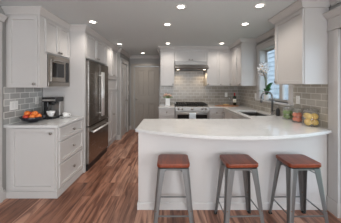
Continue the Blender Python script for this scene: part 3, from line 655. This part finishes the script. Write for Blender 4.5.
# ------------------------------------------------------------------ stools
def make_stool():
    t = thing('bar_stool', '', 'stool', (0, 0, 0), 0, 'metal stools at the peninsula')
    hw, hd = .158, .125
    def rr(hx, hy, r, k=5):
        pts = []
        for cx, cy, a0 in ((hx-r, hy-r, 0), (-hx+r, hy-r, 90), (-hx+r, -hy+r, 180), (hx-r, -hy+r, 270)):
            for i in range(k+1):
                a = math.radians(a0+90*i/k); pts.append((cx+r*math.cos(a), cy+r*math.sin(a)))
        return pts
    ZT = .662
    MB().prism(rr(hw, hd, .035), ZT-.036, ZT, bev=.008).build('seat', M['seat'], t)
    mb = MB(); outer = rr(hw-.010, hd-.010, .03)
    mb.prism(outer, ZT-.048, ZT-.0365); mb.build('seat_pan', M['black'], t)
    # apron
    ap = MB()
    for sy in (-1, 1):
        y = sy*(hd-.020)
        pts = [(-hw+.03, ZT-.051), (hw-.03, ZT-.051), (hw-.03, ZT-.085), (hw-.055, ZT-.085), (hw-.075, ZT-.068), (-hw+.075, ZT-.068), (-hw+.055, ZT-.085), (-hw+.03, ZT-.085)]
        ap.prism(pts, y-.002, y+.002, axis='y')
    for sx in (-1, 1):
        x = sx*(hw-.022)
        pts = [(-hd+.03, ZT-.051), (hd-.03, ZT-.051), (hd-.03, ZT-.085), (hd-.055, ZT-.085), (hd-.075, ZT-.068), (-hd+.075, ZT-.068), (-hd+.055, ZT-.085), (-hd+.03, ZT-.085)]
        ap.prism(pts, x-.002, x+.002, axis='x')
    ap.build('apron', M['gun'], t)
    def leg_c(sx, sy, z):   # outer corner of the leg at height z
        k = 1-z/(ZT-.052); return Vector((sx*(.150+.049*k), sy*(.117+.050*k), z))
    for sx in (-1, 1):
        for sy in (-1, 1):
            mb = MB(); rings = []
            for z, wd in ((.012, .034), (.20, .043), (.45, .057), (ZT-.050, .072)):
                c = leg_c(sx, sy, z); th = .004; ch = .35*wd
                prof = [(wd, 0), (ch, 0), (ch*.3, ch*.3), (0, ch), (0, wd), (th, wd), (th, ch+.002), (ch*.3+th*.7, ch*.3+th*.7), (ch+.002, th), (wd, th)]
                rings.append([mb.bm.verts.new((c.x-sx*a, c.y-sy*b_, z)) for a, b_ in prof])
            fs = []
            nn = 10
            for A, B in zip(rings, rings[1:]):
                for i in range(nn): fs.append(mb.bm.faces.new((A[i], A[(i+1) % nn], B[(i+1) % nn], B[i])))
            fs += [mb.bm.faces.new(rings[0]), mb.bm.faces.new(rings[-1])]
            bmesh.ops.recalc_face_normals(mb.bm, faces=fs)
            lg = mb.build('leg', M['gun'], t)
            c = leg_c(sx, sy, 0)
            MB().box(c.x-sx*.013-.015, c.x-sx*.013+.015, c.y-sy*.013-.015, c.y-sy*.013+.015, 0, .016, bev=.003).build('foot', M['rubber'], lg)
            c = leg_c(sx, sy, .235)
            MB().cyl((c.x-sx*.017, c.y+sy*.004, .235), (c.x-sx*.017, c.y-sy*.010, .235), .006).build('bolt', M['rust'], lg)
    zb = .185
    for a, b_ in (((-1, -1), (1, -1)), ((-1, 1), (1, 1)), ((-1, -1), (-1, 1)), ((1, -1), (1, 1))):
        p0 = leg_c(*a, zb); p1 = leg_c(*b_, zb); d = (p1-p0).normalized()
        inn = Vector((-(a[0]+b_[0])/2, -(a[1]+b_[1])/2, 0)).normalized()*.008
        p0 = p0+inn+d*.014; p1 = p1+inn-d*.014
        if abs(d.x) > .5: mb = box(p0.x, p1.x, p0.y-.004, p0.y+.004, zb-.006, zb+.006, bev=.001)
        else: mb = box(p0.x-.004, p0.x+.004, p0.y, p1.y, zb-.006, zb+.006, bev=.001)
        mb.build('stretcher', M['gun'], t)
    # crossed brace under the seat
    MB().tube([(-.13, -.12, ZT-.11), (-.05, -.045, ZT-.075), (0, 0, ZT-.070), (.05, .045, ZT-.075), (.13, .12, ZT-.11)], .005, 8).tube([(-.13, .12, ZT-.11), (-.05, .045, ZT-.078), (0, 0, ZT-.073), (.05, -.045, ZT-.078), (.13, -.12, ZT-.11)], .005, 8).build('cross_brace', M['gun'], t)
    return t
st = make_stool()
st['label'] = 'left stool of the three, metal legs and reddish wood seat'; st.location = (.028, 1.785, 0)
dup(st, (.685, 1.785, 0), 0.03, 'middle stool of the three, metal legs and reddish wood seat')
dup(st, (1.285, 1.785, 0), 0.02, 'right stool of the three, nearest the door casing, reddish wood seat')

# ------------------------------------------------------------------ left counter things
def bowl_prof(R, h, t=.005):
    return [(0, 0), (R*.38, 0), (R*.42, .006), (R*.78, h*.42), (R, h), (R-t, h), (R*.76-t, h*.45), (R*.38, .012), (0, .010)]
bw = MB().lathe(bowl_prof(.148, .075), n=36).build('fruit_bowl', M['bowl']); bw.location = (-1.865, 2.385, .9155)
tag(bw, 'black bowl of fruit on the left worktop', 'bowl')
fr = [(-.075, -.02, .072, 0), (-.03, -.075, .072, 1), (.035, -.06, .074, 0), (.08, -.005, .074, 0), (.03, .06, .072, 1), (-.045, .055, .072, 0), (0, -.005, .105, 1), (.055, -.035, .118, 0), (-.05, -.03, .118, 0)]
for i, (x, y, z, k) in enumerate(fr):
    o = MB().ball((0, 0, 0), .037, (1, 1, .93)).build('orange' if k == 0 else 'tomato', M['orange'] if k == 0 else M['red'])
    o.location = (-1.865+x, 2.385+y, .9155+z)
    tag(o, 'round orange fruit heaped in the black bowl' if k == 0 else 'round red fruit heaped in the black bowl', 'fruit', 'orange fruit in the black bowl' if k == 0 else 'red fruit in the black bowl')
cm = thing('coffee_maker', 'black and steel coffee maker on the left worktop', 'coffee maker', (-1.80, 2.605, .9155))
MB().box(-.105, .095, -.055, .20, 0, .035, bev=.006).build('base', M['black'], cm)
MB().box(-.105, .095, .11, .20, .035, .245, bev=.006).build('tower', M['steel'], cm)
MB().box(-.105, -.035, .03, .11, .035, .245, bev=.006).build('water_tank', M['darkglass'], cm)
MB().box(-.107, .100, .0, .20, .245, .315, bev=.010).build('brew_head', M['black'], cm)
MB().box(-.098, .092, -.003, .002, .262, .285).build('trim_strip', M['steelh'], cm)
MB().lathe([(0, .0), (.02, 0), (.035, .03), (.035, .05), (0, .05)], c=(.03, .055, .196)).build('filter_holder', M['black'], cm)
MB().box(-.06, .085, -.050, .10, .0345, .038, bev=.002).build('drip_tray', M['steelh'], cm)
def cup(name, R, h, hx=1):
    t = thing(name, '', 'cup')
    MB().lathe([(0, 0), (R*.5, 0), (R*.55, .004), (R*.85, h*.5), (R, h), (R-.004, h), (R*.82, h*.5), (R*.5, .008), (0, .008)], n=28).build('cup_body', M['ceramic'], t)
    MB().tube([(R*.85*hx, 0, h*.80), (R*1.25*hx, 0, h*.82), (R*1.38*hx, 0, h*.60), (R*1.2*hx, 0, h*.36), (R*.78*hx, 0, h*.34)], .0045, 8).build('handle', M['ceramic'], t)
    return t
c1 = cup('cup', .058, .075); c1.rotation_euler = (0, 0, -1.0); c1['label'] = 'white cup in front of the coffee maker'
c1.location = (-1.775, 2.612, .954)
sc = MB().lathe([(0, 0), (.035, 0), (.04, .004), (.082, .015), (.084, .018), (.078, .018), (.038, .008), (0, .007)], n=32).build('saucer', M['ceramic']); sc.location = (-1.612, 2.71, .9155)
tag(sc, 'white saucer beside the coffee maker', 'saucer')
c2 = cup('cup', .048, .065); c2.location = (-1.612, 2.71, .9235); c2.rotation_euler = (0, 0, .3); c2['label'] = 'small white cup standing on the saucer'
# switch and outlets
def plate(name, label, loc, rz, gang, kind):
    t = thing(name, label, 'switch' if kind == 's' else 'outlet', loc, rz)
    w_ = .07+.046*(gang-1)
    MB().box(-w_/2, w_/2, -.006, -.0002, -.057, .057, bev=.002).build('cover_plate', M['plate'], t)
    for g in range(gang):
        x = (g-(gang-1)/2)*.046
        if kind == 's': MB().box(x-.016, x+.016, -.010, -.0058, -.033, .033, bev=.001).build('rocker', M['ceramic'], t)
        else:
            for z in (-.02, .02): MB().box(x-.014, x+.014, -.009, -.0058, z-.013, z+.013, bev=.001).build('socket', M['ceramic'], t)
    return t
plate('light_switch', 'double light switch on the tiles above the fruit bowl', (XL+.0085, 2.305, 1.145), PI/2, 2, 's')
plate('wall_outlet', 'white outlet on the tiles behind the coffee maker', (XL+.0085, 2.70, 1.18), PI/2, 1, 'o')
plate('wall_outlet', 'white outlet on the back tiles beside the wine bottle', (1.475, YB-.0085, 1.17), 0, 1, 'o')
plate('wall_outlet', 'white outlet on the window wall above the jars', (XR-.0085, 2.47, 1.205), -PI/2, 1, 'o')
plate('wall_outlet', 'white outlet on the tiles left of the window', (XR-.0085, 3.70, 1.19), -PI/2, 1, 'o')
plate('light_switch', 'upper switch plate on the hall wall by the end door', (HX+.0005, 5.53, 1.50), PI/2, 1, 's')
plate('light_switch', 'lower switch plate on the hall wall by the end door', (HX+.0005, 5.53, 1.18), PI/2, 1, 's')

# ------------------------------------------------------------------ back counter things
v = thing('vase', 'square white vase standing left of the range', 'vase', (-.07, 4.38, .9155))
MB().prism([(-.055, -.055), (.055, -.055), (.055, .055), (-.055, .055)], 0, .18, bev=.006).build('vase_body', M['ceramic'], v)
fl = thing('flower_bouquet', 'bunch of peach and cream flowers in the white vase', 'flowers', (-.07, 4.38, 1.096)); fl.scale = (1.25, 1.25, 1.25)
mb = MB(); mb2 = MB(); mb3 = MB()
rnd = random.Random(3)
for i in range(11):
    a = i*2.4; rr_ = .022+.052*(i/11)**.5; x, y, z = rr_*math.cos(a), rr_*math.sin(a), .04+.03*rnd.random()+.02*(1-i/11)
    tgt = mb if i % 2 else mb2
    for k in range(5):
        b_ = a+k*1.26; tgt.ball((x+.012*math.cos(b_), y+.012*math.sin(b_), z), .014, (1, 1, .9), u=8, v=6)
    tgt.ball((x, y, z+.008), .013, u=8, v=6)
    mb3.tube([(x*.3, y*.3, 0), (x*.7, y*.7, z*.5), (x, y, z)], .003, 5)
for k in range(7):
    a = k*.9; mb3.ball((.078*math.cos(a), .078*math.sin(a), .02), .03, (1, .45, .25), rot=Matrix.Rotation(a, 4, 'Z') @ Matrix.Rotation(.4, 4, 'Y'), u=8, v=6)
mb.build('blossoms', M['peach'], fl, label='peach blossoms'); mb2.build('blossoms', M['rose'], fl, label='cream blossoms'); mb3.build('stems', M['stem'], fl)
cb = MB(); pts = [(.25*math.cos(2*PI*i/40), .135*math.sin(2*PI*i/40)) for i in range(40)]
cb.prism(pts, 0, .018, bev=.004); cb.box(.235, .33, -.018, .018, .001, .017, bev=.003)
cb = cb.build('cutting_board', M['board']); cb.location = (1.40, 4.26, .9155); cb.rotation_euler = (0, 0, PI+.05)
tag(cb, 'oval wooden cutting board in the back corner of the worktop', 'cutting board')
wb = thing('wine_bottle', 'wine bottle with red foil and cream label on the cutting board', 'bottle', (1.545, 4.24, .934))
MB().lathe([(0, .004), (.034, 0), (.0375, .005), (.0375, .185), (.030, .212), (.0145, .235), (.0135, .29), (0, .29)], n=24).build('bottle_glass', M['winegl'], wb)
MB().lathe([(.0382, .07), (.0385, .07), (.0385, .155), (.0382, .155), (.0382, .07)], n=24).build('paper_label', M['label'], wb)
MB().lathe([(0, .306), (.0145, .306), (.0155, .30), (.0155, .235), (.0150, .235), (.0148, .29), (0, .2905)], n=20).build('foil', M['foil'], wb)
wg = MB().lathe([(0, .004), (.034, 0), (.033, .003), (.005, .008), (.004, .09), (.012, .10), (.033, .125), (.037, .155), (.030, .20), (.029, .20), (.035, .155), (.031, .127), (.010, .104), (0, .102)], n=24).build('wine_glass', M['jarg']); wg.location = (1.44, 4.30, .934)
tag(wg, 'clear wine glass beside the wine bottle', 'glass')
br = thing('cheese_plate', 'pieces of bread resting on the cutting board', 'food', (1.31, 4.22, .934))
MB().ball((0, 0, .018), .045, (1.2, .6, .42)).ball((.07, .02, .014), .035, (1, .7, .4)).build('bread', M['bread'], br)
br.name = 'bread_loaf'

# ------------------------------------------------------------------ jars
def fruit_ring(cx, cy, R, r, layers, k, mat, name, label, group, rot=0):
    for L in range(layers):
        for i in range(k):
            a = rot+2*PI*i/k+(L*0.25 if k > 2 else L*1.2)
            o = MB().ball((0, 0, 0), r, (1, 1, .96), u=14, v=9).build(name, mat)
            o.location = (cx+(R-r-.001)*math.cos(a), cy+(R-r-.001)*math.sin(a), .9155+.007+r+L*r*1.88)
            tag(o, label, 'fruit', group)
def jar(x, y, R, h, label):
    t = thing('glass_jar', label, 'jar', (x, y, .9155))
    MB().lathe([(0, 0), (R-.004, 0), (R, .004), (R, h), (R-.0035, h), (R-.0035, .006), (0, .006)], n=36).build('jar_body', M['jarg'], t)
    MB().lathe([(0, h+.018), (R*.35, h+.016), (R*.8, h+.008), (R+.003, h+.001), (R+.003, h+.006), (R*.8, h+.014), (R*.3, h+.022), (.008, h+.024), (.006, h+.032), (.014, h+.038), (.017, h+.048), (.012, h+.058), (0, h+.060)], n=32).build('lid', M['jarg'], t)
    return t
jar(1.705, 2.55, .073, .165, 'glass jar of green limes, farthest of the jars')
jar(1.705, 2.355, .068, .175, 'glass jar of red peaches, middle of the jars')
jar(1.702, 2.145, .086, .20, 'widest glass jar, filled with yellow lemons')
fruit_ring(1.705, 2.55, .069, .032, 2, 3, M['lime'], 'lime', 'green lime inside the farthest glass jar', 'limes in the jar', -2.2)
fruit_ring(1.705, 2.355, .064, .0315, 2, 3, M['coral'], 'peach', 'red peach inside the middle glass jar', 'peaches in the jar', -2.0)
fruit_ring(1.702, 2.145, .082, .0385, 2, 3, M['lemon'], 'lemon', 'yellow lemon inside the widest glass jar', 'lemons in the jar', -2.75)

# ------------------------------------------------------------------ orchid on the sill
ox, oy, oz = 1.835, 3.36, 1.1305
og = thing('potted_orchid', 'white orchid in a white pot on the window sill', 'plant', (ox, oy, oz))
MB().lathe([(0, 0), (.040, 0), (.044, .006), (.055, .10), (.057, .105), (.052, .105), (.049, .09), (0, .088)], n=28).build('pot', M['ceramic'], og)
MB().lathe([(0, .088), (.048, .0885), (.03, .097), (0, .10)], n=16).build('soil', M['dirt'], og)
def leaf(mb, p0, p1, p2, w_, n_=8):
    p0, p1, p2 = Vector(p0), Vector(p1), Vector(p2); rows = []
    for i in range(n_+1):
        t = i/n_; p = (1-t)**2*p0+2*t*(1-t)*p1+t*t*p2; d = (2*(1-t)*(p1-p0)+2*t*(p2-p1)).normalized()
        side = d.cross(Vector((0, 0, 1))); side = side.normalized() if side.length > .1 else Vector((0, 1, 0))
        up = side.cross(d); ww = w_*math.sin(PI*min(1, .08+.92*t))**.6*(1 if t < .999 else .05)
        th = .0015
        rows.append([mb.bm.verts.new(p+side*ww*a+up*(abs(a)*ww*.35+b_)) for a, b_ in ((-1, 0), (0, th), (1, 0), (0, -th))])
    fs = []
    for A, B in zip(rows, rows[1:]):
        for k in range(4):
            f_ = mb.bm.faces.new((A[k], A[(k+1) % 4], B[(k+1) % 4], B[k])); f_.smooth = True; fs.append(f_)
    fs += [mb.bm.faces.new(rows[0]), mb.bm.faces.new(rows[-1])]; bmesh.ops.recalc_face_normals(mb.bm, faces=fs)
for tip, mid, w_ in (((-.06, .22, .16), (-.02, .09, .20), .022), ((-.02, -.16, .12), (0, -.08, .20), .028), ((-.02, -.24, .33), (-.01, -.08, .30), .042), ((-.03, -.20, .22), (-.01, -.08, .24), .036), ((-.09, -.05, .22), (-.04, -.02, .22), .026), ((.03, -.13, .20), (.02, -.06, .23), .03)):
    mb = MB(); leaf(mb, (0, 0, .09), mid, tip, w_); mb.build('leaf', M['green'], og)
mb = MB()
S1 = [(0, 0, .09), (0, .01, .30), (-.01, .02, .50), (-.04, .01, .62), (-.09, -.02, .66), (-.13, -.05, .62)]
S2 = [(0, 0, .09), (-.01, .02, .30), (-.03, .03, .45), (-.04, .07, .55), (-.07, .08, .57)]
mb.tube(S1, .004, 6); mb.tube(S2, .004, 6); mb.build('stems', M['stem'], og)
def blossom(c, s_, yaw, pitch):
    T = Matrix.Translation(c) @ Matrix.Rotation(yaw, 4, 'Z') @ Matrix.Rotation(pitch, 4, 'X')
    mb = MB()
    for k, (L, w2) in enumerate(((1.0, .62), (.9, .45), (1.0, .62), (.9, .42), (.9, .42))):
        a = PI*.5+[0.55*PI/1.5, 0, -0.55*PI/1.5, -PI*.72, PI*.72][k]
        R2 = Matrix.Rotation(-(a-PI/2), 4, 'Y')
        mb.ball((0, 0, 0), s_*.5*L, (w2, .12, 1), u=8, v=6)
        mb.bm.verts.ensure_lookup_table()
        vs = mb.bm.verts[-(8*5+2):]
        bmesh.ops.transform(mb.bm, matrix=R2 @ Matrix.Translation((0, 0, s_*.5)), verts=vs)
    mb.xf(T); o = mb.build('blossom', M['petal'], og)
    MB().ball((0, 0, 0), s_*.18, (1, 1.2, 1), u=8, v=6).xf(Matrix.Translation(Vector(c)+Vector((-.3*s_*math.sin(-yaw)*0, -.10*s_, 0)))).build('centre', M['yellow'], o)
for c, s_, yw in (((-.07, -.03, .665), .042, -.5), ((-.115, -.055, .64), .042, -.3), ((-.03, -.005, .64), .040, -.7), ((-.145, -.06, .585), .040, -.4), ((-.075, -.05, .60), .044, -.5), ((-.02, -.02, .585), .040, -.4), ((-.105, -.06, .555), .042, -.6), ((-.05, .03, .56), .040, -.3), ((-.065, -.02, .53), .040, -.5), ((-.10, .06, .60), .038, -.5), ((-.05, .0, .48), .036, -.4), ((-.09, .03, .50), .036, -.6), ((-.04, -.04, .53), .036, -.3)):
    blossom(c, s_*1.5, yw, -.15)
